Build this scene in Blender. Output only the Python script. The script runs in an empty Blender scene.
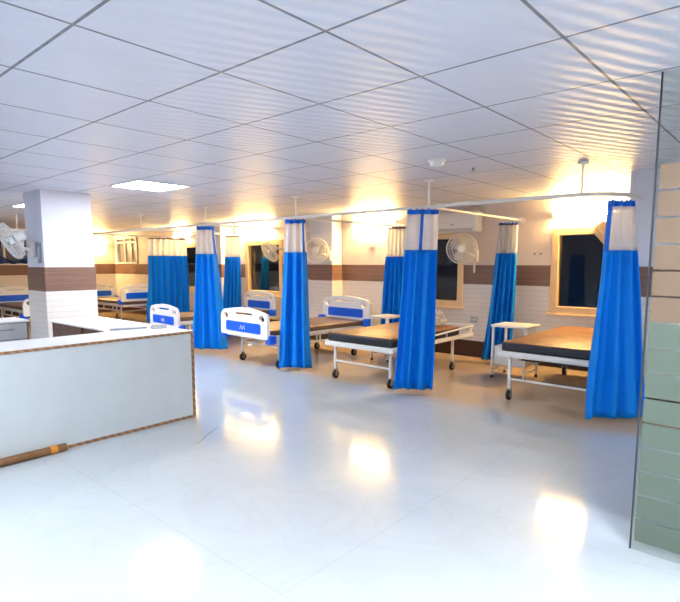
import bpy, bmesh, math, random
from mathutils import Vector, Matrix
random.seed(7)
SC = bpy.context.scene
COL = SC.collection
PI = math.pi

# ------------------------------------------------------------------ materials
def newmat(name):
    m = bpy.data.materials.new(name); m.use_nodes = True
    nt = m.node_tree
    return m, nt, nt.nodes['Principled BSDF']

def lin(r, g, b):
    f = lambda c: (c/255/12.92) if c/255 <= .04045 else ((c/255+.055)/1.055)**2.4
    return (f(r), f(g), f(b), 1)

def mat(name, rgb, rough=.5, metal=0., noise=.06, nscale=9., bump=0., spec=.5, trans=0., coat=0.):
    """principled with a faint procedural mottling of the base colour"""
    m, nt, p = newmat(name)
    c = lin(*rgb)
    tc = nt.nodes.new('ShaderNodeTexCoord')
    nz = nt.nodes.new('ShaderNodeTexNoise'); nz.inputs['Scale'].default_value = nscale; nz.inputs['Detail'].default_value = 4
    nt.links.new(tc.outputs['Object'], nz.inputs['Vector'])
    rp = nt.nodes.new('ShaderNodeValToRGB')
    lo = tuple(max(0, x*(1-noise)) for x in c[:3])+(1,); hi = tuple(min(1, x*(1+noise)) for x in c[:3])+(1,)
    rp.color_ramp.elements[0].color = lo; rp.color_ramp.elements[1].color = hi
    rp.color_ramp.elements[0].position = .3; rp.color_ramp.elements[1].position = .7
    nt.links.new(nz.outputs['Fac'], rp.inputs['Fac']); nt.links.new(rp.outputs['Color'], p.inputs['Base Color'])
    p.inputs['Roughness'].default_value = rough; p.inputs['Metallic'].default_value = metal
    p.inputs['Specular IOR Level'].default_value = spec
    p.inputs['Coat Weight'].default_value = coat; p.inputs['Coat Roughness'].default_value = .08
    if bump:
        b = nt.nodes.new('ShaderNodeBump'); b.inputs['Strength'].default_value = bump; b.inputs['Distance'].default_value = .01
        nt.links.new(nz.outputs['Fac'], b.inputs['Height']); nt.links.new(b.outputs['Normal'], p.inputs['Normal'])
    return m

def emit(name, rgb, strength):
    m, nt, p = newmat(name)
    p.inputs['Base Color'].default_value = (.8, .8, .8, 1)
    p.inputs['Emission Color'].default_value = (*rgb, 1); p.inputs['Emission Strength'].default_value = strength
    return m

def N(nt, kind, **kw):
    n = nt.nodes.new(kind)
    for k, v in kw.items(): setattr(n, k, v)
    return n

def mth(nt, op, a, b=None, c=None):
    n = nt.nodes.new('ShaderNodeMath'); n.operation = op
    for i, v in enumerate((a, b, c)):
        if v is None: continue
        if isinstance(v, (int, float)): n.inputs[i].default_value = v
        else: nt.links.new(v, n.inputs[i])
    return n.outputs[0]

def mixc(nt, fac, a, b):
    n = nt.nodes.new('ShaderNodeMix'); n.data_type = 'RGBA'
    nt.links.new(fac, n.inputs[0])
    for i, v in ((6, a), (7, b)):
        if isinstance(v, tuple): n.inputs[i].default_value = v
        else: nt.links.new(v, n.inputs[i])
    return n.outputs[2]

def line_mask(nt, coord, origin, pitch, half):
    """1 on lines every pitch"""
    t = mth(nt, 'DIVIDE', mth(nt, 'SUBTRACT', coord, origin), pitch)
    d = mth(nt, 'ABSOLUTE', mth(nt, 'SUBTRACT', t, mth(nt, 'ROUND', t)))
    return mth(nt, 'LESS_THAN', d, half/pitch)

CX0, CY0, PITCH = -1.50, 2.97, .68
def ceiling_mat():
    m, nt, p = newmat('ceiling_panels')
    tc = N(nt, 'ShaderNodeTexCoord'); sx = N(nt, 'ShaderNodeSeparateXYZ'); nt.links.new(tc.outputs['Object'], sx.inputs[0])
    l = mth(nt, 'MAXIMUM', line_mask(nt, sx.outputs[0], CX0, PITCH, .0075), line_mask(nt, sx.outputs[1], CY0, PITCH, .0075))
    nz = N(nt, 'ShaderNodeTexNoise'); nz.inputs['Scale'].default_value = 3; nt.links.new(tc.outputs['Object'], nz.inputs['Vector'])
    base = mixc(nt, nz.outputs['Fac'], lin(206, 210, 226), lin(216, 219, 232))
    nt.links.new(mixc(nt, l, base, lin(112, 118, 130)), p.inputs['Base Color'])
    p.inputs['Roughness'].default_value = .46; p.inputs['Specular IOR Level'].default_value = .5
    # embossed ripple of the pvc panels
    mp = N(nt, 'ShaderNodeMapping'); mp.inputs['Rotation'].default_value = (0, 0, math.radians(24)); nt.links.new(tc.outputs['Object'], mp.inputs[0])
    wv = N(nt, 'ShaderNodeTexWave', wave_type='BANDS', bands_direction='X'); wv.inputs['Scale'].default_value = 3.4; wv.inputs['Distortion'].default_value = 1.6; wv.inputs['Detail Scale'].default_value = 1.6
    nt.links.new(mp.outputs[0], wv.inputs['Vector'])
    b = N(nt, 'ShaderNodeBump'); b.inputs['Strength'].default_value = .30; b.inputs['Distance'].default_value = .012
    nt.links.new(wv.outputs['Fac'], b.inputs['Height']); nt.links.new(b.outputs[0], p.inputs['Normal'])
    return m

def floor_mat():
    m, nt, p = newmat('polished_marble_tile')
    tc = N(nt, 'ShaderNodeTexCoord'); sx = N(nt, 'ShaderNodeSeparateXYZ'); nt.links.new(tc.outputs['Object'], sx.inputs[0])
    l = mth(nt, 'MAXIMUM', line_mask(nt, sx.outputs[0], -4.41, 1.36, .002), line_mask(nt, sx.outputs[1], .15, 1.36, .002))
    nz = N(nt, 'ShaderNodeTexNoise'); nz.inputs['Scale'].default_value = 1.3; nz.inputs['Detail'].default_value = 7; nz.inputs['Distortion'].default_value = 1.6
    nt.links.new(tc.outputs['Object'], nz.inputs['Vector'])
    v = mth(nt, 'ABSOLUTE', mth(nt, 'SUBTRACT', nz.outputs['Fac'], .5))
    vein = mth(nt, 'MULTIPLY', mth(nt, 'SUBTRACT', 1, mth(nt, 'MINIMUM', mth(nt, 'MULTIPLY', v, 28), 1)), .16)
    n2 = N(nt, 'ShaderNodeTexNoise'); n2.inputs['Scale'].default_value = .7; nt.links.new(tc.outputs['Object'], n2.inputs['Vector'])
    base = mixc(nt, n2.outputs['Fac'], lin(178, 188, 195), lin(194, 200, 204))
    beige = mixc(nt, n2.outputs['Fac'], lin(198, 174, 146), lin(208, 186, 160))   # floor colour turns beige towards the bed bays, soft edge
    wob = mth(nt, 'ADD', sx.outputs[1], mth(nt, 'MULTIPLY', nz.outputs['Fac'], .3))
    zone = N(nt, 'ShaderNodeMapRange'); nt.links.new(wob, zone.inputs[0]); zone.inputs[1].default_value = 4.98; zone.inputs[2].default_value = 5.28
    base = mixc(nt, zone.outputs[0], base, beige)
    c = mixc(nt, vein, base, lin(166, 172, 176))
    nt.links.new(mixc(nt, mth(nt, 'MULTIPLY', l, .35), c, lin(130, 135, 142)), p.inputs['Base Color'])
    p.inputs['Roughness'].default_value = .085; p.inputs['Specular IOR Level'].default_value = .5
    b = N(nt, 'ShaderNodeBump'); b.inputs['Strength'].default_value = .02; b.inputs['Distance'].default_value = .01
    nt.links.new(n2.outputs['Fac'], b.inputs['Height']); nt.links.new(b.outputs[0], p.inputs['Normal'])
    return m

def course_mat(name, a, b_, pitch, half, joint, rough, streak=0.):
    """horizontal courses of tile, seams every pitch in height, optional wood streaks"""
    m, nt, p = newmat(name)
    tc = N(nt, 'ShaderNodeTexCoord'); sx = N(nt, 'ShaderNodeSeparateXYZ'); nt.links.new(tc.outputs['Object'], sx.inputs[0])
    l = line_mask(nt, sx.outputs[2], .0, pitch, half)
    l2 = mth(nt, 'MAXIMUM', line_mask(nt, sx.outputs[0], .1, .62, .0015), line_mask(nt, sx.outputs[1], .1, .62, .0015))
    mp = N(nt, 'ShaderNodeMapping'); mp.inputs['Scale'].default_value = (1.2, 1.2, 38) if streak else (6, 6, 6); nt.links.new(tc.outputs['Object'], mp.inputs[0])
    nz = N(nt, 'ShaderNodeTexNoise'); nz.inputs['Scale'].default_value = 1.6; nz.inputs['Detail'].default_value = 5; nt.links.new(mp.outputs[0], nz.inputs['Vector'])
    c = mixc(nt, nz.outputs['Fac'], lin(*a), lin(*b_))
    nt.links.new(mixc(nt, mth(nt, 'MULTIPLY', mth(nt, 'MAXIMUM', l, l2), .3), c, lin(*joint)), p.inputs['Base Color'])
    p.inputs['Roughness'].default_value = rough
    b = N(nt, 'ShaderNodeBump'); b.inputs['Strength'].default_value = .25; b.inputs['Distance'].default_value = .004; b.invert = True
    nt.links.new(l, b.inputs['Height']); nt.links.new(b.outputs[0], p.inputs['Normal'])
    return m

def fabric_mat(name, a, alpha=0., transl=.25, rough=.55, weave=False):
    m, nt, p = newmat(name)
    tc = N(nt, 'ShaderNodeTexCoord'); nz = N(nt, 'ShaderNodeTexNoise'); nz.inputs['Scale'].default_value = 6
    nt.links.new(tc.outputs['Object'], nz.inputs['Vector'])
    c = lin(*a)
    col = mixc(nt, nz.outputs['Fac'], tuple(x*.93 for x in c[:3])+(1,), tuple(min(1, x*1.07) for x in c[:3])+(1,))
    nt.links.new(col, p.inputs['Base Color']); p.inputs['Roughness'].default_value = rough; p.inputs['Specular IOR Level'].default_value = .35
    out = nt.nodes['Material Output']
    tr = N(nt, 'ShaderNodeBsdfTranslucent'); nt.links.new(col, tr.inputs['Color'])
    mx = N(nt, 'ShaderNodeMixShader'); mx.inputs[0].default_value = transl
    nt.links.new(p.outputs[0], mx.inputs[1]); nt.links.new(tr.outputs[0], mx.inputs[2])
    last = mx
    if alpha:
        tp = N(nt, 'ShaderNodeBsdfTransparent'); m2 = N(nt, 'ShaderNodeMixShader'); m2.inputs[0].default_value = alpha
        nt.links.new(mx.outputs[0], m2.inputs[1]); nt.links.new(tp.outputs[0], m2.inputs[2]); last = m2
    nt.links.new(last.outputs[0], out.inputs['Surface'])
    return m

def glass_mat(name, tint, rough=.02, refl=.5):
    m, nt, p = newmat(name)
    out = nt.nodes['Material Output']
    tp = N(nt, 'ShaderNodeBsdfTransparent'); tp.inputs[0].default_value = (*tint, 1)
    gl = N(nt, 'ShaderNodeBsdfGlossy'); gl.inputs['Roughness'].default_value = rough
    nz = N(nt, 'ShaderNodeTexNoise'); nz.inputs['Scale'].default_value = 4
    fr = N(nt, 'ShaderNodeFresnel'); fr.inputs[0].default_value = 1.45
    f = mth(nt, 'MULTIPLY', fr.outputs[0], mth(nt, 'ADD', mth(nt, 'MULTIPLY', nz.outputs['Fac'], .2), refl))
    mx = N(nt, 'ShaderNodeMixShader'); nt.links.new(f, mx.inputs[0])
    nt.links.new(tp.outputs[0], mx.inputs[1]); nt.links.new(gl.outputs[0], mx.inputs[2]); nt.links.new(mx.outputs[0], out.inputs['Surface'])
    return m

def edge_band_mat():
    m, nt, p = newmat('walnut_edge_band')
    tc = N(nt, 'ShaderNodeTexCoord'); wv = N(nt, 'ShaderNodeTexWave', bands_direction='DIAGONAL'); wv.inputs['Scale'].default_value = 9; wv.inputs['Distortion'].default_value = 3
    nt.links.new(tc.outputs['Object'], wv.inputs['Vector'])
    nt.links.new(mixc(nt, wv.outputs['Fac'], lin(128, 92, 62), lin(168, 130, 96)), p.inputs['Base Color']); p.inputs['Roughness'].default_value = .5
    return m

M = {}
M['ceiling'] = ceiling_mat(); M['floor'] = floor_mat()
M['paint'] = mat('cream_wall_paint', (222, 212, 208), .6, noise=.05, nscale=3, bump=.05)
M['pillar_paint'] = mat('white_pillar_paint', (216, 221, 238), .55, noise=.03, nscale=3)
M['tile'] = course_mat('ribbed_white_wall_tile', (212, 208, 206), (226, 222, 220), .0725, .004, (150, 146, 146), .3)
M['band'] = course_mat('brown_wood_look_tile', (98, 72, 64), (138, 108, 96), .0725, .003, (160, 140, 128), .35, 1)
M['skirt'] = course_mat('dark_brown_skirting_tile', (50, 28, 22), (74, 42, 32), .5, .001, (30, 18, 14), .3, 1)
M['frame'] = mat('cream_window_frame', (224, 198, 156), .4)
M['glass'] = glass_mat('window_glass', (.75, .78, .8))
M['clear'] = glass_mat('clear_glass', (.93, .97, .96))
M['frost'] = mat('frosted_grey_pane', (100, 98, 108), .5)
M['white'] = mat('white_powder_coat', (232, 232, 232), .35, noise=.03)
M['plastic'] = mat('white_moulded_plastic', (236, 238, 240), .35, noise=.02)
M['cream_plastic'] = mat('cream_fan_plastic', (226, 226, 226), .4, noise=.02)
M['blue_plastic'] = mat('blue_moulded_plastic', (0, 92, 228), .35, noise=.05)
M['steel'] = mat('brushed_steel', (170, 168, 164), .3, metal=.9)
M['black'] = mat('black_rubber', (22, 22, 24), .6)
M['navy'] = mat('navy_vinyl', (30, 36, 48), .4, noise=.12)
M['rexine'] = mat('brown_rexine_cover', (146, 104, 68), .45, noise=.28, nscale=7)
M['darkrex'] = mat('dark_brown_rexine', (108, 86, 74), .4, noise=.15, nscale=7)
M['blue'] = fabric_mat('blue_curtain_cloth', (0, 152, 255), transl=.3)
M['bluetape'] = fabric_mat('blue_curtain_tape', (8, 118, 240), transl=.1)
M['grey_tape'] = fabric_mat('grey_curtain_tape', (120, 112, 112), transl=.1)
M['navy_tape'] = fabric_mat('navy_curtain_tape', (30, 52, 120), transl=.1)
M['net'] = fabric_mat('white_curtain_net', (240, 242, 250), alpha=.06, transl=.5)
M['goldcloth'] = fabric_mat('cream_tied_net', (232, 206, 160), transl=.3)
M['counter'] = mat('pale_blue_grey_laminate', (196, 204, 208), .35, noise=.025, nscale=5)
M['whitetop'] = mat('white_laminate_top', (236, 238, 244), .3, noise=.02)
M['edge'] = edge_band_mat()
M['carcass'] = mat('brown_board', (98, 68, 56), .5, noise=.12)
M['wood'] = mat('raw_wood_batten', (120, 84, 50), .6, noise=.25, nscale=14)
M['orange'] = mat('orange_tape', (214, 136, 36), .5)
M['grey'] = mat('grey_plastic', (142, 150, 160), .45)
M['lightgrey'] = mat('light_grey_plastic', (196, 198, 202), .45)
M['reflection_film'] = mat('frosted_film_painted_reflection', (128, 107, 88), .4, noise=.04, nscale=3)  # warm reflection on the frosted film, painted into its colour
M['showthrough_film'] = mat('frosted_film_painted_showthrough', (101, 115, 103), .4, noise=.04, nscale=3)  # greenish show-through of the same film, painted into its colour
M['greenwall'] = mat('sage_green_paint', (150, 170, 150), .6)
M['darkedge'] = mat('dark_glass_edge', (52, 62, 70), .3)
M['bag'] = fabric_mat('clear_plastic_bag', (226, 224, 218), alpha=.35, transl=.4, rough=.2)
M['bluecloth'] = mat('dark_blue_cloth', (28, 60, 120), .8, noise=.35, nscale=12)
M['panel_light'] = emit('ceiling_light_diffuser', (.90, .95, 1.), 28.)
M['tube_light'] = emit('warm_tube', (1., .62, .22), 250.)

# ------------------------------------------------------------------ mesh helpers
class MB:
    def __init__(s): s.bm = bmesh.new(); s.mi = 0
    def _mark(s, faces):
        for f in faces: f.material_index = s.mi
    def box(s, x0, x1, y0, y1, z0, z1, bev=0., seg=2, rot=None):
        r = bmesh.ops.create_cube(s.bm, size=1)
        vs = r['verts']
        bmesh.ops.scale(s.bm, vec=(x1-x0, y1-y0, z1-z0), verts=vs)
        if rot is not None: bmesh.ops.rotate(s.bm, cent=(0, 0, 0), matrix=rot, verts=vs)
        bmesh.ops.translate(s.bm, vec=((x0+x1)/2, (y0+y1)/2, (z0+z1)/2), verts=vs)
        fs = set(f for v in vs for f in v.link_faces); s._mark(fs)
        if bev:
            es = list(set(e for v in vs for e in v.link_edges))
            rr = bmesh.ops.bevel(s.bm, geom=es, offset=bev, segments=seg, affect='EDGES', profile=.5)
            s._mark(rr['faces'])
        return s
    def cyl(s, p0, p1, r, r2=None, seg=14):
        p0, p1 = Vector(p0), Vector(p1); d = p1-p0
        q = d.to_track_quat('Z', 'Y').to_matrix().to_4x4()
        r_ = bmesh.ops.create_cone(s.bm, cap_ends=True, segments=seg, radius1=r, radius2=r if r2 is None else r2, depth=d.length, matrix=Matrix.Translation((p0+p1)/2) @ q)
        s._mark(set(f for v in r_['verts'] for f in v.link_faces)); return s
    def sphere(s, c, r, sc=(1, 1, 1), seg=16, rot=None):
        mt = Matrix.Translation(c) @ (rot.to_4x4() if rot else Matrix()) @ Matrix.Diagonal((*sc, 1))
        r_ = bmesh.ops.create_uvsphere(s.bm, u_segments=seg, v_segments=seg//2+2, radius=r, matrix=mt)
        s._mark(set(f for v in r_['verts'] for f in v.link_faces)); return s
    def tube(s, pts, r, seg=10, closed=False):
        pts = [Vector(p) for p in pts]; n = len(pts); rings = []
        up = Vector((0, 0, 1)); prev = None
        for i, p in enumerate(pts):
            a = pts[(i-1) % n] if (i or closed) else p; b = pts[(i+1) % n] if (i < n-1 or closed) else p
            t = (b-a).normalized()
            if prev is None:
                ref = up if abs(t.z) < .9 else Vector((1, 0, 0)); u = t.cross(ref).normalized()
            else:
                u = (prev - t*prev.dot(t)).normalized()
            prev = u; w = t.cross(u)
            rings.append([s.bm.verts.new(p + r*(math.cos(2*PI*k/seg)*u + math.sin(2*PI*k/seg)*w)) for k in range(seg)])
        fs = []
        for i in range(n if closed else n-1):
            A, B = rings[i], rings[(i+1) % n]
            for k in range(seg): fs.append(s.bm.faces.new((A[k], A[(k+1) % seg], B[(k+1) % seg], B[k])))
        if not closed:
            fs.append(s.bm.faces.new(rings[0][::-1])); fs.append(s.bm.faces.new(rings[-1]))
        s._mark(fs); return s
    def lathe(s, prof, seg=24, mtx=None):
        mtx = mtx or Matrix()
        rings = [[s.bm.verts.new(mtx @ Vector((r*math.cos(2*PI*k/seg), r*math.sin(2*PI*k/seg), z))) for k in range(seg)] for r, z in prof]
        fs = []
        for A, B in zip(rings, rings[1:]):
            for k in range(seg): fs.append(s.bm.faces.new((A[k], A[(k+1) % seg], B[(k+1) % seg], B[k])))
        fs.append(s.bm.faces.new(rings[0][::-1])); fs.append(s.bm.faces.new(rings[-1]))
        s._mark(fs); return s
    def grid(s, fn, nu, nv):
        g = [[s.bm.verts.new(fn(i/nu, j/nv)) for i in range(nu+1)] for j in range(nv+1)]
        s._mark([s.bm.faces.new((g[j][i], g[j][i+1], g[j+1][i+1], g[j+1][i])) for j in range(nv) for i in range(nu)])
        return s
    def plate(s, outline, holes, depth, mtx, bev=0.):
        """flat board in local XZ (thickness along Y) with holes, placed by mtx"""
        cu = bpy.data.curves.new('tmp', 'CURVE'); cu.dimensions = '2D'; cu.fill_mode = 'BOTH'
        cu.extrude = depth/2-bev; cu.bevel_depth = bev; cu.bevel_resolution = 1
        for poly in [outline]+list(holes):
            sp = cu.splines.new('POLY'); sp.points.add(len(poly)-1); sp.use_cyclic_u = True
            for pt, (x, y) in zip(sp.points, poly): pt.co = (x, y, 0, 1)
        ob = bpy.data.objects.new('tmp', cu)
        me = bpy.data.meshes.new_from_object(ob)
        me.transform(mtx @ Matrix.Rotation(PI/2, 4, 'X'))
        n0 = len(s.bm.faces); s.bm.from_mesh(me); s.bm.faces.ensure_lookup_table()
        s._mark(s.bm.faces[n0:])
        bpy.data.objects.remove(ob); bpy.data.curves.remove(cu); bpy.data.meshes.remove(me)
        return s
    def build(s, name, mats, parent=None, smooth=35, loc=None):
        me = bpy.data.meshes.new(name)
        bmesh.ops.recalc_face_normals(s.bm, faces=s.bm.faces[:])
        s.bm.to_mesh(me); s.bm.free()
        for m in (mats if isinstance(mats, (list, tuple)) else [mats]): me.materials.append(m)
        if smooth: me.shade_smooth(); me.set_sharp_from_angle(angle=math.radians(smooth))
        o = bpy.data.objects.new(name, me); COL.objects.link(o)
        if parent is not None: o.parent = parent
        if loc is not None: o.location = loc
        return o

def tag(o, label, cat, group=None, kind=None):
    o['label'] = label; o['category'] = cat
    if group: o['group'] = group
    if kind: o['kind'] = kind
    return o
def thing(name, label, cat, loc=(0, 0, 0), rz=0., group=None):
    o = bpy.data.objects.new(name, None); COL.objects.link(o); o.empty_display_size = .1
    o.location = loc; o.rotation_euler = (0, 0, rz)
    return tag(o, label, cat, group)
def struct(o): o['kind'] = 'structure'; return o
def rrect(cx, cz, w, h, r, n=5):
    out = []
    for (sx, sz, a0) in ((1, -1, -PI/2), (1, 1, 0), (-1, 1, PI/2), (-1, -1, PI)):
        for k in range(n+1):
            a = a0+PI/2*k/n; out.append((cx+sx*(w/2-r)+r*math.cos(a), cz+sz*(h/2-r)+r*math.sin(a)))
    return out
def ell(cx, cz, a, b, n=16, ph=0): return [(cx+a*math.cos(2*PI*k/n), cz+b*math.sin(2*PI*k/n)) for k in range(n)]

# ------------------------------------------------------------------ the setting
CEIL, YW, XE = 2.40, 7.70, -16.0
XR, YB = 3.2, -3.4
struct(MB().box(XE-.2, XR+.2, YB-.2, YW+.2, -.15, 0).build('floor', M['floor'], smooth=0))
struct(MB().box(XE-.2, XR+.2, YB-.2, YW+.2, CEIL, CEIL+.12).build('ceiling', M['ceiling'], smooth=0))

# windows: (outer x0, x1, z0, z1)
WINS = [(-15.85, -14.6, 1.46, 2.24), (-12.5, -11.4, .78, 1.98), (-9.66, -8.42, .78, 1.98), (-5.44, -4.16, .78, 1.98), (-2.78, -1.50, .78, 1.98)]
def wall_pieces(z0, z1, y0, y1, mb):
    """slabs of the window wall between heights z0 and z1, leaving the openings free"""
    x = XE
    for (a, b, c, d) in WINS:
        mb.box(x, a, y0, y1, z0, z1)
        if c > z0: mb.box(a, b, y0, y1, z0, min(c, z1))
        if d < z1: mb.box(a, b, y0, y1, max(d, z0), z1)
        x = b
    mb.box(x, XR, y0, y1, z0, z1); return mb
struct(wall_pieces(0, CEIL, YW, YW+.2, MB()).build('wall_back', M['paint'], smooth=0))
struct(wall_pieces(.26, 1.16, YW-.012, YW, MB()).build('trim_1', M['tile'], smooth=0))
struct(wall_pieces(1.16, 1.46, YW-.014, YW, MB()).build('trim_2', M['band'], smooth=0))
struct(MB().box(XE, XR, YW-.016, YW, 0, .26).build('baseboard_back', M['skirt'], smooth=0))

for i, (a, b, c, d) in enumerate(WINS):
    mb = MB(); fw = .10 if i else .05
    y0, y1 = YW-.035, YW+.12
    mb.box(a, a+fw, y0, y1, c, d, .006); mb.box(b-fw, b, y0, y1, c, d, .006)
    mb.box(a+fw, b-fw, y0, y1, d-fw, d, .006); mb.box(a+fw, b-fw, y0, y1, c, c+fw, .006)
    a2, b2, c2, d2 = a+fw, b-fw, c+fw, d-fw
    if i: mb.box(a-.03, b+.03, YW-.06, YW-.0, c-.025, c, .005)      # sill
    else: mb.box(a2, b2, y0+.02, y1-.03, 2.07, 2.11, .004)
    for x in ([] if i else [a2+.35*(b2-a2), a2+.68*(b2-a2)]): mb.box(x-.02, x+.02, y0+.05, y1-.02, c2, d2, .004)
    w = struct(mb.build('window_%d' % (i+1), M['frame'] if i else M['lightgrey'], smooth=0))
    MB().box(a2, b2, YW+.06, YW+.068, c2, d2).build('pane', M['glass'] if i else M['frost'], w, smooth=0)

# end wall with a long interior window, and the walls behind the camera
EW = (3.2, 6.2, 1.46, 2.26)
mb = MB(); mb.box(XE-.2, XE, YB, EW[0], 0, CEIL); mb.box(XE-.2, XE, EW[1], YW, 0, CEIL); mb.box(XE-.2, XE, EW[0], EW[1], 0, EW[2]); mb.box(XE-.2, XE, EW[0], EW[1], EW[3], CEIL)
struct(mb.build('wall_left', M['paint'], smooth=0))
struct(MB().box(XE, XE+.012, YB, YW-.02, .26, 1.16).build('trim_3', M['tile'], smooth=0))
struct(MB().box(XE, XE+.014, YB, YW-.02, 1.16, 1.46).build('trim_4', M['band'], smooth=0))
struct(MB().box(XE, XE+.016, YB, YW-.02, 0, .26).build('baseboard_left', M['skirt'], smooth=0))
mb = MB(); x0, x1 = XE-.12, XE+.03
for z in (EW[2], EW[3]-.05): mb.box(x0, x1, EW[0], EW[1], z, z+.05, .005)
for k in range(5):
    y = EW[0]+k*(EW[1]-EW[0]-.05)/4; mb.box(x0, x1, y, y+.05, EW[2]+.05, EW[3]-.05, .005)
mb.box(XE-.02, XE+.16, EW[0]-.05, EW[1]+.05, EW[2]-.03, EW[2], .004)
w = struct(mb.build('window_6', M['white'], smooth=0))
MB().box(XE-.07, XE-.062, EW[0]+.05, EW[1]-.05, EW[2]+.05, EW[3]-.05).build('pane', M['frost'], w, smooth=0)
struct(MB().box(XR, XR+.2, YB, YW, 0, CEIL).build('wall_right', M['paint'], smooth=0))
struct(MB().box(XE, XR, YB-.2, YB, 0, CEIL).build('wall_front', M['paint'], smooth=0))

def pillar(x0, x1, y0, y1, zb0=1.16, zb1=1.46):
    mb = MB(); e = .012
    mb.mi = 0; mb.box(x0+e, x1-e, y0+e, y1-e, zb1, CEIL)
    mb.mi = 1; mb.box(x0, x1, y0, y1, zb0, zb1)
    mb.mi = 2; mb.box(x0, x1, y0, y1, .26, zb0)
    mb.mi = 3; mb.box(x0-.002, x1+.002, y0-.002, y1+.002, 0, .26)
    return struct(mb.build('pillar', [M['pillar_paint'], M['band'], M['tile'], M['skirt']], smooth=0))
pillar(-7.81, -7.20, 2.55, 3.19, 1.135, 1.44)
pillar(-1.43, -.82, 5.95, 6.5)
pillar(-7.34, -6.74, 7.40, 7.69)
pillar(-10.62, -10.06, 7.3, 7.69)

# frosted glass screen by the entrance and the green wall end behind it
struct(MB().box(-.395, .45, 3.3, 3.6, 0, CEIL).build('wall_end', M['greenwall'], smooth=0))
g = thing('glass_screen', 'frosted glass screen with horizontal film strips at the right edge', 'glass screen', (0, 3.0, 0))
MB().box(-.60, .35, -.005, .005, .0, CEIL).build('glass_panel', M['clear'], g, smooth=0)
MB().box(-.606, -.599, -.008, .008, 0, CEIL).build('edge_strip', M['darkedge'], g, smooth=0)
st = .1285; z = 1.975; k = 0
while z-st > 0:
    tan = k < 6  # one frosted film: upper strips painted with the warm reflection, lower ones greenish
    o = MB().box(-.585, .34, -.0075, -.0052, z-st+.005, z-.005).build('film_strip', M['reflection_film' if tan else 'showthrough_film'], g, smooth=0)
    o['label'] = 'frosted film strip with warm reflection painted in' if tan else 'frosted film strip with green show-through painted in'
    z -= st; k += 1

# ------------------------------------------------------------------ lights of the room
def ceiling_panel(ix, iy, label):
    x, y = CX0+ix*PITCH, CY0+iy*PITCH
    t = thing('ceiling_light', label, 'ceiling light', (x+PITCH/2, y+PITCH/2, CEIL), 0, 'square ceiling lights')
    h = PITCH/2-.012
    mb = MB()
    for (a, b, c, d) in ((-h, h, -h, -h+.02), (-h, h, h-.02, h), (-h, -h+.02, -h+.02, h-.02), (h-.02, h, -h+.02, h-.02)): mb.box(a, b, c, d, -.012, 0)
    mb.build('frame', M['white'], t, smooth=0)
    MB().box(-h+.02, h-.02, -h+.02, h-.02, -.008, -.001).build('diffuser', M['panel_light'], t, smooth=0)
ceiling_panel(-7, 0, 'bright square ceiling light right of the near white pillar')
ceiling_panel(-12, 0, 'small far ceiling light left of the near white pillar')
ceiling_panel(-3, -5, 'unseen square ceiling light added as fill over the open floor in front of the counter')  # this and the next four panels are out of frame, added as fill
ceiling_panel(1, -5, 'unseen square ceiling light added as fill over the entrance area')
ceiling_panel(3, 0, 'unseen square ceiling light added as fill behind the frosted glass screen')  # added out of view to brighten the curtains
ceiling_panel(2, -2, 'unseen square ceiling light added as fill right of the entrance area')
ceiling_panel(-9, -6, 'unseen square ceiling light added as fill behind the nurse counter')

def tube_lamp(x, y, z, L, label, rz=0.):
    t = thing('tube_light', label, 'tube light', (x-(.003 if rz else 0), y+(0 if rz else .003), z), rz, 'warm tube lights on the walls')
    MB().box(-L/2-.03, L/2+.03, -.035, 0, -.03, .03, .006).build('housing', M['white'], t)
    MB().cyl((-L/2, -.062, 0), (L/2, -.062, 0), .016, seg=16).build('tube', M['tube_light'], t)
    for s in (-1, 1): MB().box(s*(L/2+.012)-.014, s*(L/2+.012)+.014, -.082, -.03, -.024, .024, .004).build('end_cap', M['white'], t)
tube_lamp(-2.28, YW, 2.16, .95, 'warm tube light glowing above the rightmost window')
tube_lamp(-5.95, YW, 2.20, .95, 'warm tube light on the wall between two pillars, left of the air conditioner')
tube_lamp(-9.30, YW, 2.215, 1.25, 'warm tube light above the window with the headboard below it')
tube_lamp(-12.2, YW, 2.16, .8, 'warm tube light in the far corner above the partly hidden window')
tube_lamp(XE, 6.95, 2.0, .9, 'warm tube light on the far end wall beside the near white pillar', PI/2)

# ------------------------------------------------------------------ curtain rails
RZ, RY = 2.115, 5.15
SIDES = (-3.25, -5.36, -7.5, -9.6, -11.75)
t = thing('curtain_rail', 'long white ceiling hung curtain rail over the bed feet', 'curtain rail', (0, RY, RZ))
pts = [(-11.75, 0, 0), (-9, 0, 0), (-6, 0, 0), (-3, 0, 0), (-1.72, 0, 0)]
for k in range(1, 9):
    a = PI/2*k/8; pts.append((-1.72+.42*math.sin(a), .42*(1-math.cos(a)), 0))
pts.append((-1.3, .8, 0))
MB().tube(pts, .019, 12).build('rail_tube', M['white'], t, smooth=60)
for x in (-1.62, -3.24, -5.36, -7.5, -9.6):
    h = MB().cyl((x, 0, 0), (x, 0, CEIL-RZ), .011).build('hanger', M['white'], t)
    MB().lathe([(.012, CEIL-RZ-.03), (.045, CEIL-RZ-.012), (.05, CEIL-RZ)], 20, Matrix.Translation((x, 0, 0))).build('ceiling_flange', M['white'], h)
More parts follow.
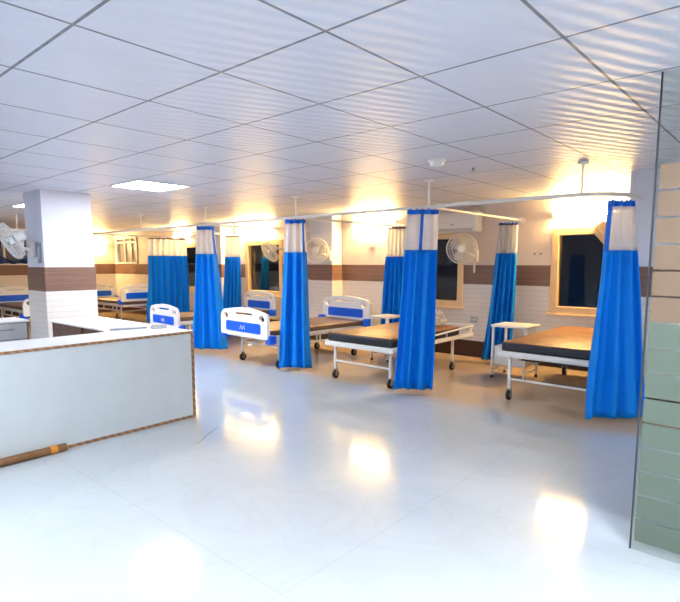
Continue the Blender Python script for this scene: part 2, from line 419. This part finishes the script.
for x, txt in zip(SIDES, ('white side curtain rail running to the wall beside the air conditioner', 'white side curtain rail passing the pillar with a wall fan',
                          'white side curtain rail left of the bed with its footboard in the open', 'white side curtain rail over the far left bed', 'farthest white side curtain rail above the leftmost blue curtain')):
    s = thing('side_rail', txt, 'curtain rail', (x, RY, RZ), 0, 'side curtain rails')
    yo = .24
    MB().tube([(0, .022, 0), (0, 1, 0), (0, YW-RY-.02, 0)], .016, 12).build('rail_tube', M['white'], s, smooth=60)
    MB().lathe([(.05, YW-RY-.015), (.05, YW-RY-.001)], 20, Matrix.Rotation(-PI/2, 4, 'X')).build('wall_flange', M['white'], s)
s = thing('side_rail', 'white curtain rail hung at far left above the nurse station', 'curtain rail', (-11.15, 3.3, 2.1))
MB().tube([(0, -1.3, 0), (0, 0, 0), (0, 1.2, 0)], .018, 12).build('rail_tube', M['white'], s, smooth=60)
MB().cyl((0, .22, 0), (0, .22, CEIL-2.1), .011).build('hanger', M['white'], s)

# ------------------------------------------------------------------ curtains
def curtain(label, top, bot, wt, wb, ang, folds, seed, zn=1.64, amp=.05, tapes=(), zt=2.085, zb=.055, angb=None, head='bluetape'):
    rnd = random.Random(seed)
    ang = math.radians(ang); angb = ang if angb is None else math.radians(angb)
    ph = [rnd.uniform(0, 6.28) for _ in range(5)]
    t = thing('curtain', label, 'curtain', (bot[0], bot[1], 0), 0, 'blue bay curtains with net tops')
    def P(u, z, push=0.):
        v = (z-zb)/(zt-zb)
        s = v**.85
        cx = bot[0]+(top[0]-bot[0])*s; cy = bot[1]+(top[1]-bot[1])*s
        w = wb+(wt-wb)*s; an = angb+(ang-angb)*v
        d = Vector((math.cos(an), math.sin(an))); n = Vector((-d.y, d.x))
        uu = u+.02*math.sin(7*v+ph[3])*(1-v)
        a = amp*(.55+.65*(1-v))
        f = math.sin(2*PI*folds*uu+ph[0]+.5*(1-v))+.3*math.sin(2*PI*(folds*1.7)*uu+ph[1])+.25*math.sin(2*PI*folds*.5*uu+ph[2]+2*v)
        p = Vector((cx, cy))+d*((uu-.5)*w)+n*(a*f+push)
        zz = z-(.012*math.sin(2*PI*folds*u+ph[4]) if z <= zb+1e-4 else 0)
        return Vector((p.x-bot[0], p.y-bot[1], zz))
    nu = 16*max(3, int(folds))
    def panel(name, z0, z1, m, nv, u0=0., u1=1., push=0., th=.003):
        mb = MB().grid(lambda a, b: P(u0+(u1-u0)*a, z0+(z1-z0)*b, push), max(3, int(nu*(u1-u0))), nv)
        o = mb.build(name, m, t, smooth=180)
        md = o.modifiers.new('thickness', 'SOLIDIFY'); md.thickness = th; md.offset = 0
        return o
    panel('blue_panel', zb, zn, M['blue'], 26)
    panel('net_panel', zn, zt-.05 if head == 'bluetape' else zt-.03, M['net'], 10)
    panel('header_band', zt-.05 if head == 'bluetape' else zt-.03, zt, M[head], 2, th=.008)
    for (u0, u1) in tapes: panel('edge_tape', zn-.01, zt-.045, M['bluetape'], 10, u0, u1, -.006, .004)
    for k in range(5):
        q = P(.1+.2*k, zt-.005)
        MB().cyl((q.x, q.y, zt-.012), (q.x, q.y, zt+.012), .009, seg=8).build('glider', M['bluetape'], t)
    return t
# front row, right to left
curtain('blue curtain in front of the rightmost bed, nearest the frosted glass screen', (-1.32, 5.30), (-1.26, 5.33), .23, .62, 42, 3, 11, tapes=((0., .1),), amp=.05, zt=2.05, zn=1.61)
curtain('blue curtain hanging at the foot of the middle bed, below the ceiling hanger', (-3.30, 5.13), (-3.32, 5.01), .34, .45, 35, 3, 5, tapes=((.44, .54),), amp=.05)
curtain('narrow blue curtain between the white footboard and the middle bed', (-5.38, 5.15), (-5.25, 4.99), .28, .47, 36, 3, 21, tapes=((.86, .93),), amp=.052)
curtain('wide flared blue curtain just right of the white counter end', (-7.52, 5.15), (-7.47, 5.13), .30, .66, 36, 4, 8, tapes=((.9, .97),), amp=.05)
# back row, right to left
curtain('blue back curtain standing behind the locker beside the rightmost cot', (-3.27, 7.32), (-3.40, 7.36), .26, .42, 20, 5, 31, zn=1.63, zt=2.06, head='navy_tape')
curtain('blue back curtain partly hidden by the middle curtain, right of a blue striped headboard', (-5.2, 7.3), (-5.26, 7.3), .30, .55, 20, 5, 14, zn=1.6, head='grey_tape')
curtain('thin blue curtain beside the dark window left of the oscillating fan', (-9.6, 7.3), (-9.72, 7.3), .36, .52, 20, 5, 17, zn=1.62, head='grey_tape')
curtain('far blue curtain at left behind the small white footboard', (-11.75, 6.98), (-11.75, 6.97), .92, 1.08, 75, 7, 3, zn=1.66, head='grey_tape')
# tied net bunch
t = thing('tied_net', 'cream net bunched beside the rightmost window, half behind the blue curtain', 'net curtain', (-1.45, 6.1, 1.72))
def bunch(u, v):
    c = Vector((-.30*(1-v)+.02, .0, .16*(1-v)**1.6-.16*v)); r = (.075-.035*v)*(1+.16*math.sin(2*PI*u*7))
    d = Vector((math.cos(2*PI*u), math.sin(2*PI*u)))
    return c+Vector((.65*d.x*r, d.y*r, .75*d.x*r))
MB().grid(bunch, 56, 14).build('net_bunch', M['goldcloth'], t, smooth=180)
MB().tube([bunch(k/20, 1.)*1.0 for k in range(20)], .009, 6, True).build('tie', M['goldcloth'], t, smooth=180)

# ------------------------------------------------------------------ beds
def caster(mb_x, y, leg, h=.13):
    r = h*.42
    c = MB()
    c.mi = 0; c.cyl((mb_x-.014, y, r), (mb_x+.014, y, r), r, seg=20)
    c.mi = 1; c.cyl((mb_x-.018, y, r), (mb_x+.018, y, r), r*.45, seg=14)
    for s in (-1, 1): c.box(mb_x+s*.023-.003, mb_x+s*.023+.003, y-.016, y+.016, r-.012, h-.01)
    c.box(mb_x-.027, mb_x+.027, y-.02, y+.02, h-.012, h, .002)
    return c.build('caster', [M['black'], M['steel']], leg)

def board(root, name, y, z0, h, W, emblem, out):
    """rounded moulded end board with handle slot, corner holes, blue inset panel and bumpers; out = -1 foot, +1 head"""
    mt = Matrix.Translation((0, y, 0))
    ol = []
    hw = W/2
    for k in range(9):   # right upper corner
        a = PI/2*k/8; ol.append((hw-.13+.13*math.cos(a)**.9, z0+h-.17+.13*math.sin(a)))
    for k in range(1, 8): u = k/8; ol.append((hw-.13-u*(W-.26), z0+h-.04+.04*math.sin(PI*u)))
    for k in range(9):
        a = PI/2+PI/2*k/8; ol.append((-hw+.13-.13*abs(math.cos(a))**.9, z0+h-.17+.13*math.sin(a)))
    ol += rrect(0, z0+.02+.1, W, .24, .03)[18:24]+rrect(0, z0+.02+.1, W, .24, .03)[0:6]
    holes = [rrect(0, z0+h-.08, W*.42, .05, .024)[::-1]]
    for s in (-1, 1): holes.append(ell(s*(hw-.125), z0+h-.125, .072, .055)[::-1])
    b = MB().plate(ol, holes, .05, mt, .008).build(name, M['plastic'], root, smooth=40)
    MB().plate(rrect(0, z0+.13, W*.74, .135, .03), [], .066, mt, .006).build('inset_panel', M['blue_plastic'], b, smooth=40)
    if emblem:
        e = MB(); yy = y+out*.036
        zc = z0+.125
        for sx in (-1, 1):
            e.box(sx*.018-.004, sx*.018+.004, yy-.0015, yy+.0015, zc-.034, zc+.034, rot=Matrix.Rotation(sx*.5, 3, 'Y'))
            e.box(sx*.05-.004, sx*.05+.004, yy-.0015, yy+.0015, zc-.03, zc+.03, rot=Matrix.Rotation(-sx*.35, 3, 'Y'))
        o = e.build('emblem', M['white'], b); o['label'] = 'small white emblem on blue panel'
    for s in (-1, 1):
        o = MB().box(s*(hw-.01)-.06, s*(hw-.01)+.06, y-.06-out*.05, y+.06-out*.05, z0-.075, z0+.055, .022, 3).build('corner_bumper', M['blue_plastic'], b)
    return b

def ward_bed(label, x, y, rz, L=2.05, W=.92, zt=.52, zf=.45, zh=.53, mark=True):
    """cot with moulded head and foot boards; foot at local -y"""
    t = thing('hospital_bed', label, 'hospital bed', (x, y, 0), math.radians(rz), 'beds with moulded end boards')
    h = L/2; hw = W/2
    f = MB()
    for s in (-1, 1):
        f.box(s*(hw-.02)-.02, s*(hw-.02)+.02, -h+.05, h-.05, zt-.10, zt-.04, .004)
        f.tube([(s*(hw-.02), -h+.3, zt-.2), (s*(hw-.02), h-.3, zt-.2)], .015, 8)
        for yy in (-.5, 0, .5): f.cyl((s*(hw-.02), yy, zt-.2), (s*(hw-.02), yy, zt-.1), .01, seg=8)
    for yy in (-h+.05, -.5, 0, .5, h-.05): f.box(-hw+.02, hw-.02, yy-.018, yy+.018, zt-.1, zt-.05, .003)
    f.build('frame', M['white'], t)
    MB().box(-hw+.015, hw-.015, -h+.06, h-.06, zt-.04, zt+.035, .018, 3).build('mattress', M['darkrex'], t)
    board(t, 'headboard', h-.01, zh, .40, W+.11, False, 1)
    board(t, 'footboard', -h+.01, zf, .40, W+.15, mark, -1)
    for sy in (-1, 1):
        for sx in (-1, 1):
            lx, ly = sx*(hw-.05), sy*(h-.28)
            l = MB().cyl((lx, ly, .12), (lx, ly, zt-.09), .017).build('leg', M['white'], t)
            caster(lx, ly, l)
    MB().tube([(-hw+.05, -h+.28, .3), (hw-.05, -h+.28, .3)], .011, 8).build('stretcher', M['white'], t)
    m = MB(); m.cyl((.15, -h+.02, zt-.15), (.15, -h+.55, zt-.15), .012); m.box(.12, .18, -h-.02, -h+.03, zt-.2, zt-.17, .008)
    m.build('crank', M['cream_plastic'], t)
    return t
ward_bed('bed with white and blue footboard facing out right of the wide flared curtain', -5.98, 5.80, -4, L=2.1, W=1.0)
ward_bed('bed whose small footboard shows just above the far end of the counter', -8.52, 6.02, -4, L=2.1, W=.9, zf=.36, zh=.52)
ward_bed('bed lying sideways in the far corner between pillar and leftmost curtain', -13.55, 6.55, 90, L=2.3, W=.82, zf=.56, zh=.52, mark=False)
ward_bed('bed lying sideways at far left behind the drawer cabinet', -13.3, 4.38, 90, L=2.1, W=.85, zf=.38, zh=.52, mark=False)

def plain_bed(label, x, y, zt, L, W, mat_h, raised):
    """steel cot without end boards: angle iron frame, thick vinyl mattress, casters"""
    t = thing('steel_cot', label, 'hospital bed', (x, y, 0), 0, 'plain steel cots')
    h, hw = L/2, W/2
    f = MB()
    f.box(-hw, hw, -h, -h+.03, zt-.06, zt, .005)
    f.box(-hw, hw, h-.03, h, zt-.06, zt, .005)
    for s in (-1, 1): f.box(s*(hw-.015)-.015, s*(hw-.015)+.015, -h+.03, h-.03, zt-.05, zt, .005)
    for k in range(5): yy = -h+.3+k*(L-.6)/4; f.box(-hw+.03, hw-.03, yy-.015, yy+.015, zt-.045, zt-.012)
    f.build('frame', M['white'], t)
    mt = MB(); mt.box(-hw+.03, hw-.03, -h+.02, h-raised, zt, zt+mat_h, .022, 3)
    mo = mt.build('mattress', M['navy'], t)
    MB().box(-hw+.04, hw-.04, -h+.03, h-raised-.01, zt+mat_h-.004, zt+mat_h+.004, .003).build('top_cover', M['rexine'], mo)
    for sy in (-1, 1):
        for sx in (-1, 1):
            lx, ly = sx*(hw-.10), (-h+.10 if sy < 0 else h-.42 if raised else h-.1)
            l = MB().box(lx-.016, lx+.016, ly-.016, ly+.016, .12, zt-.04, .004).build('leg', M['white'], t)
            caster(lx, ly, l)
    MB().tube([(-hw+.1, -h+.1, .235), (hw-.1, -h+.1, .235)], .012, 10).build('stretcher', M['white'], t)
    if raised:
        g = MB()
        for s in (-1, 1):
            g.tube([(s*(hw-.01), -h+.75, zt+.055), (s*(hw-.01), h, zt+.10)], .014, 8)
            g.tube([(s*(hw-.01), -h+.75, zt+.055), (s*(hw-.01), -h+.75, zt-.02)], .012, 8)
            for yy in (-.1, .25, .6, .9): g.cyl((s*(hw-.01), yy, zt-.03), (s*(hw-.01), yy, zt+.075), .010, seg=8)
        g.tube([(-hw+.01, h, zt+.10), (hw-.01, h, zt+.10)], .014, 8)
        g.cyl((hw-.01, h-.1, zt-.02), (hw-.01, h-.02, zt+.1), .012)
        g.build('guard_rail', M['white'], t)
    else:
        m = MB(); m.cyl((-.1, -h+.05, zt-.1), (-.1, h-.6, zt-.1), .012); m.cyl((-hw+.25, .5, zt-.13), (hw-.25, .5, zt-.13), .012)
        m.build('crank_shaft', M['steel'], t)
        m = MB(); m.box(-hw+.06, hw-.06, -.5, .55, zt-.17, zt-.155); m.build('under_tray', M['navy'], t)
    return t
plain_bed('brown topped steel cot in the middle, with guard rail and plastic bag', -4.11, 5.95, .50, 1.98, 1.08, .105, .33)
plain_bed('brown topped steel cot at right below the largest window', -1.97, 6.38, .55, 1.96, 1.03, .095, 0)
t = thing('plastic_bag', 'crumpled clear plastic bag on the head end of the middle cot', 'bag', (-3.86, 6.42, .614))
rb = random.Random(4)
mb = MB(); bmesh.ops.create_icosphere(mb.bm, subdivisions=4, radius=1)
for v in mb.bm.verts:
    d = v.co.normalized(); k = 1+.16*math.sin(9*d.x+3*d.z)*math.sin(7*d.y+4*d.z)+.1*math.sin(15*d.z+5*d.x)
    v.co = Vector((d.x*.13*k, d.y*.12*k, (d.z+1)*.075*k*(1+.3*max(0, d.z))))
mb.build('bag_body', M['bag'], t, smooth=25)
MB().tube([(.02, 0, .16), (.04, .01, .2), (0, .02, .225), (-.03, .02, .2), (-.01, .01, .165)], .008, 6).build('knot', M['bag'], t)

# ------------------------------------------------------------------ bedside lockers
def locker(label, x, y, w, d, h):
    t = thing('bedside_locker', label, 'bedside locker', (x, y, 0), 0, 'white bedside lockers')
    hw, hd = w/2, d/2
    MB().box(-hw-.01, hw+.01, -hd-.01, hd+.01, h-.03, h, .006).build('top', M['white'], t)
    for sx in (-1, 1):
        for sy in (-1, 1):
            l = MB().box(sx*(hw-.014)-.014, sx*(hw-.014)+.014, sy*(hd-.014)-.014, sy*(hd-.014)+.014, .03, h-.03, .003).build('leg', M['white'], t)
            MB().cyl((sx*(hw-.014), sy*(hd-.014), 0), (sx*(hw-.014), sy*(hd-.014), .035), .019).build('foot', M['black'], l)
    MB().box(-hw+.03, hw-.03, -hd+.03, hd-.03, .17, .42, .004).build('cabinet', M['white'], t)
    dr = MB().box(-hw+.04, hw-.04, -hd+.018, -hd+.03, .18, .41, .003).build('door', M['white'], t)
    MB().box(hw-.09, hw-.075, -hd+.004, -hd+.018, .27, .33, .003).build('handle', M['steel'], dr)
    b = MB()
    for sx in (-1, 1): b.box(sx*(hw-.014)-.006, sx*(hw-.014)+.006, -hd+.03, hd-.03, .1, .115)
    b.build('stretcher', M['white'], t)
locker('white open frame bedside locker left of the rightmost cot', -2.83, 6.66, .46, .42, .70)
locker('white bedside locker mostly behind the middle curtain, left of its cot', -4.845, 6.58, .33, .40, .69)

# ------------------------------------------------------------------ wall fans
def wall_fan(label, head, facing, mount, mdir, conduit=False, r=.23):
    """head = centre of the cage, facing = direction the cage looks, mount = point on the wall, mdir = wall normal"""
    t = thing('wall_fan', label, 'wall fan', head, 0, 'white wall fans')
    f = Vector(facing).normalized(); q = f.to_track_quat('Z', 'Y').to_matrix().to_4x4()
    def loc(x, y, z): return q @ Vector((x, y, z))
    g = MB()
    for rr, zz in ((r, -.01), (r, .01), (r*.97, .035), (r*.8, .058), (r*.6, .068), (r*.97, -.05), (r*.7, -.075)):
        g.tube([loc(rr*math.cos(2*PI*k/40), rr*math.sin(2*PI*k/40), zz) for k in range(40)], .0055 if rr == r else .003, 6, True)
    for k in range(44):
        a = 2*PI*k/44
        pf = [(.055, .07), (r*.6, .068), (r*.85, .055), (r, .008), (r*.9, -.06), (.07, -.08)]
        g.tube([loc(p*math.cos(a), p*math.sin(a), z) for p, z in pf], .0024, 4)
    g.build('guard', M['cream_plastic'], t, smooth=60)
    MB().lathe([(.02, .086), (.055, .08), (.06, .066), (.0595, .06)], 24, q).build('badge_cap', M['plastic'], t)
    b = MB()
    for k in range(3):
        a0 = 2*PI*k/3
        def bl(u, v, a0=a0):
            rad = .04+.155*v; wd = (.25+.85*math.sin(PI*(.12+.75*v)))*.62; a = a0+(u-.5)*wd*1.6+.3*v
            return loc(rad*math.cos(a), rad*math.sin(a), .02-.05*(u-.5)*(1-.4*v))
        b.grid(bl, 10, 10)
    o = b.build('blade_set', M['lightgrey'], t, smooth=180)
    md = o.modifiers.new('thickness', 'SOLIDIFY'); md.thickness = .003
    MB().lathe([(.045, -.03), (.045, .045), (.03, .052)], 20, q).build('hub', M['plastic'], t)
    MB().lathe([(.03, -.20), (.065, -.18), (.075, -.10), (.06, -.06)], 24, q).build('motor_housing', M['cream_plastic'], t)
    mv = Vector(mount)-Vector(head); n = Vector(mdir)
    back = loc(0, 0, -.15)
    elbow = mv+n*.14
    MB().tube([back, back*.5+elbow*.5+Vector((0, 0, -.02)), elbow, mv+n*.05+Vector((0, 0, -.02))], .022, 10).build('arm', M['cream_plastic'], t, smooth=60)
    s = abs(n.y) > .5
    w, d = .06, .03
    c = mv+n*d
    m = MB().box(c.x-(w if s else d), c.x+(w if s else d), c.y-(d if s else w), c.y+(d if s else w), c.z-.11, c.z+.08, .012, 3).build('wall_bracket', M['cream_plastic'], t)
    if conduit: MB().box(mv.x-.014, mv.x+.014, mv.y-.034, mv.y-.0142, mv.z-.28, mv.z-.112, .003).build('conduit', M['lightgrey'], m)
wall_fan('white wall fan right of the dark window below the air conditioner', (-4.02, 7.35, 1.71), (.42, -.9, -.05), (-3.97, YW, 1.62), (0, -1, 0), True)
wall_fan('white wall fan turned aside in front of the dark window with the headboard', (-8.42, 7.32, 1.72), (-.25, -.8, -.55), (-8.22, YW, 1.80), (0, -1, 0))
wall_fan('pale wall fan on the wall pillar just right of the narrow curtain', (-6.86, 7.10, 1.715), (.45, -.89, .05), (-6.80, 7.40, 1.64), (0, -1, 0))
wall_fan('large near wall fan at the left edge on the white pillar', (-7.54, 2.29, 1.765), (-.14, -.86, -.48), (-7.48, 2.55, 1.68), (0, -1, 0), r=.24)

# ------------------------------------------------------------------ wall fixtures
t = thing('air_conditioner', 'white split air conditioner high on the wall above the fan', 'air conditioner', (-4.30, YW, 2.13))
MB().box(-.45, .45, -.21, -.001, -.16, .16, .03, 4).build('body', M['plastic'], t)
MB().box(-.43, .43, -.217, -.205, -.02, .145, .008).build('front_panel', M['white'], t)
MB().box(-.38, .38, -.216, -.19, -.145, -.10, .006, rot=Matrix.Rotation(-.2, 3, 'X')).build('louvre', M['lightgrey'], t)
MB().box(-.0, .05, -.219, -.2165, -.05, -.035).build('badge', M['grey'], t)
def plate_(name, label, cat, x, y, z, w, h, normal='y', m='plastic', d=.02, keys=1):
    t = thing(name, label, cat, (x, y, z))
    MB().box(-w/2, w/2, -d, 0, -h/2, h/2, .004).build('back_plate', M[m], t)
    for k in range(keys):
        xx = (k-(keys-1)/2)*w/(keys+.3); MB().box(xx-w*.3/keys, xx+w*.3/keys, -d-.005, -d+.001, -h*.28, h*.28, .002).build('rocker', M['lightgrey'], t)
plate_('switch_plate', 'small pale switch plate on the lit wall left of the middle back curtain', 'switch', -6.02, YW, 1.81, .10, .08)
plate_('socket_box', 'white socket box on the wall between flared curtain and dark window', 'socket', -11.05, YW-.012, 1.0, .28, .2, keys=2)
plate_('socket_plate', 'small socket on tiled wall behind the middle cot head', 'socket', -3.95, YW-.012, .60, .12, .09, m='grey', keys=2)
plate_('pillar_switch_box', 'tall grey switch box on the near white pillar', 'switch', -7.33, 2.55+.012, 1.62, .09, .26, m='grey', keys=1)
for i, x in enumerate((-2.94, -3.03)):
    tag(MB().cyl((x, YW-.008, 1.625), (x, YW, 1.625), .012).build('wall_plug', M['black'], smooth=40), ('right' if i == 0 else 'left')+' one of two tiny dark wall plugs left of rightmost window', 'wall plug')
t = thing('smoke_detector', 'white smoke detector on the ceiling tiles', 'smoke detector', (-2.56, 4.19, CEIL))
MB().lathe([(.03, -.055), (.055, -.045), (.062, -.025), (.064, -.02)], 28).build('sensor_head', M['plastic'], t)
MB().lathe([(.064, -.02), (.075, -.016), (.078, 0)], 28).build('base', M['white'], t)
t = thing('sprinkler', 'tiny dark sprinkler tip in the ceiling right of the smoke detector', 'sprinkler', (-2.50, 4.75, CEIL))
MB().cyl((0, 0, -.03), (0, 0, 0), .012).build('stem', M['steel'], t); MB().lathe([(.028, -.034), (.028, -.03)], 16).build('deflector', M['steel'], t)
t = thing('wall_box', 'small brown box on the far lit end wall', 'box', (XE+.001, 6.55, 1.83))
MB().box(0, .06, -.13, .13, -.05, .05, .006).build('case', M['carcass'], t)
MB().box(.058, .064, -.1, .1, -.03, .03).build('front', M['wood'], t)
tag(MB().grid(lambda u, v: Vector((XE+.08+.03*math.sin(40*u+3*v), 3.7+1.9*u, 1.478+(.12+.05*math.sin(17*u))*v)), 80, 6).build('folded_cloth', M['bluecloth'], smooth=180), 'dark blue cloth heap along the sill of the far left window', 'cloth').modifiers.new('t', 'SOLIDIFY').thickness = .03

# ------------------------------------------------------------------ nurse counter
XF, YE, HT = -4.41, 2.85, .855
t = thing('nurse_counter', 'L shaped white topped reception counter with pale grey front', 'counter', (0, 0, 0))
Y0 = -.9
# top slab with front strip and return arm
top = MB()
prof = [(XF, Y0), (XF, YE), (-6.42, YE), (-6.42, 2.28), (-4.93, 2.30), (-4.93, Y0)]
b = top.bm
vs = [b.verts.new((x, y, HT-.004)) for x, y in prof]; f = b.faces.new(vs)
r = bmesh.ops.extrude_face_region(b, geom=[f]); bmesh.ops.translate(b, vec=(0, 0, -.016), verts=[v for v in r['geom'] if isinstance(v, bmesh.types.BMVert)])
top.build('worktop', M['whitetop'], t, smooth=0)
MB().box(XF-.02, XF, Y0, YE-.022, .002, HT-.02).build('front_panel', M['counter'], t, smooth=0)
e = MB()
e.box(XF-.001, XF+.006, Y0, YE+.003, HT-.03, HT-.008); e.box(XF-.001, XF+.006, Y0, YE+.003, .002, .026); e.box(XF-.001, XF+.006, YE-.026, YE+.003, .026, HT-.03)
e.build('edge_band', M['edge'], t, smooth=0)
MB().box(-6.40, XF-.001, YE-.022, YE, .002, HT-.02).build('end_panel', M['edge'], t, smooth=0)
c = MB()
c.box(-6.40, -4.95, 2.31, 2.33, .35, HT-.02); c.box(-6.40, -6.38, 2.33, YE-.022, .002, HT-.02)
c.box(-5.62, -5.59, 2.292, 2.312, .35, HT-.02); c.box(-4.95, -4.93, Y0, 2.31, .35, HT-.02)
c.build('inner_panel', M['carcass'], t, smooth=0)
MB().box(-6.38, -4.96, 2.33, YE-.03, .42, .44).build('shelf', M['carcass'], t, smooth=0)
t = thing('document_tray', 'flat grey document tray lying on the white counter top', 'tray', (-4.98, 2.52, HT-.003), math.radians(78))
MB().box(-.2, .14, -.06, .06, 0, .012, .003).build('base', M['grey'], t)
MB().box(-.18, .12, -.045, .045, .012, .018, .002).build('sheet', M['lightgrey'], t)
t = thing('desk_phone', 'small light grey telephone at the far end of the counter top', 'telephone', (-4.83, 2.73, HT-.003), math.radians(70)); t.scale = (.75, .75, .75)
MB().box(-.10, .10, -.06, .06, 0, .028, .008).build('body', M['lightgrey'], t)
h = MB(); h.box(-.095, .095, -.055, -.02, .034, .054, .008); h.box(-.095, -.055, -.055, -.02, .024, .04, .005); h.box(.055, .095, -.055, -.02, .024, .04, .005)
h.build('handset', M['lightgrey'], t)
MB().box(-.04, .06, .0, .045, .027, .031, .001).build('keypad', M['grey'], t)
# wooden pole lying along the counter foot
t = thing('wooden_pole', 'brown wooden pole lying on the floor against the counter foot', 'pole', (XF+.045, 0, .034))
MB().cyl((0, -.6, 0), (0, 1.62, 0), .034, .030, seg=20).build('shaft', M['wood'], t)
o = MB().cyl((0, 1.50, 0), (0, 1.55, 0), .0322, .0318, seg=20).build('tape_band', M['orange'], t)
# drawer cabinet left of pillar
t = thing('drawer_cabinet', 'grey drawer cabinet with white top left of the near pillar', 'cabinet', (-7.83, 1.75, 0), 0)
MB().box(-.55, -.01, -.75, .78, .05, .71, .004).build('body', M['carcass'], t)
MB().box(-.56, .015, -.76, .79, .71, .735, .005).build('top', M['whitetop'], t)
for k, (a, b_) in enumerate(((-.74, -.0), (.01, .755))):
    for z0, z1 in ((.07, .27), (.28, .48), (.49, .70)):
        d = MB().box(-.01, .008, a, b_, z0, z1, .003).build('drawer', M['lightgrey'], t)
        MB().box(.008, .022, (a+b_)/2-.22, (a+b_)/2+.22, z1-.085, z1-.07, .003).build('handle', M['grey'], d)
MB().box(-.5, -.03, -.7, .74, 0, .05).build('plinth', M['carcass'], t, smooth=0)
# loose strip on the floor
tag(MB().box(-.004, .004, -.245, .245, 0, .003).build('floor_strip', M['grey'], smooth=0, loc=(-3.855, 2.615, 0)), 'thin dark strip lying on the glossy floor right of the counter', 'strip')
bpy.data.objects['floor_strip'].rotation_euler = (0, 0, math.atan2(.27, .41))

# ------------------------------------------------------------------ night outside, camera
w = bpy.data.worlds.new('night'); SC.world = w; w.use_nodes = True
w.node_tree.nodes['Background'].inputs[0].default_value = (.02, .03, .06, 1); w.node_tree.nodes['Background'].inputs[1].default_value = .12

cam = bpy.data.cameras.new('camera'); co = bpy.data.objects.new('camera', cam); COL.objects.link(co)
F_, PP, HOR, VP = 530., 326., 262.5, 812.
th = math.atan((PP-HOR)/F_); al = math.atan((VP-340)*math.cos(th)/F_)
cam.sensor_width = 36; cam.lens = F_/680*36; cam.shift_y = (PP-301)/680; cam.clip_start = .05
co.location = (0, 0, 1.5); co.rotation_euler = (PI/2-th, 0, al)
SC.camera = co
vs = SC.view_settings
vs.view_transform = 'Standard'; vs.look = 'None'; vs.gamma = 1; vs.use_curve_mapping = False; vs.exposure = 1.2
SC.cycles.use_denoising = True
SC.cycles.max_bounces = 8; SC.cycles.diffuse_bounces = 5; SC.cycles.transparent_max_bounces = 16; SC.cycles.sample_clamp_indirect = 6
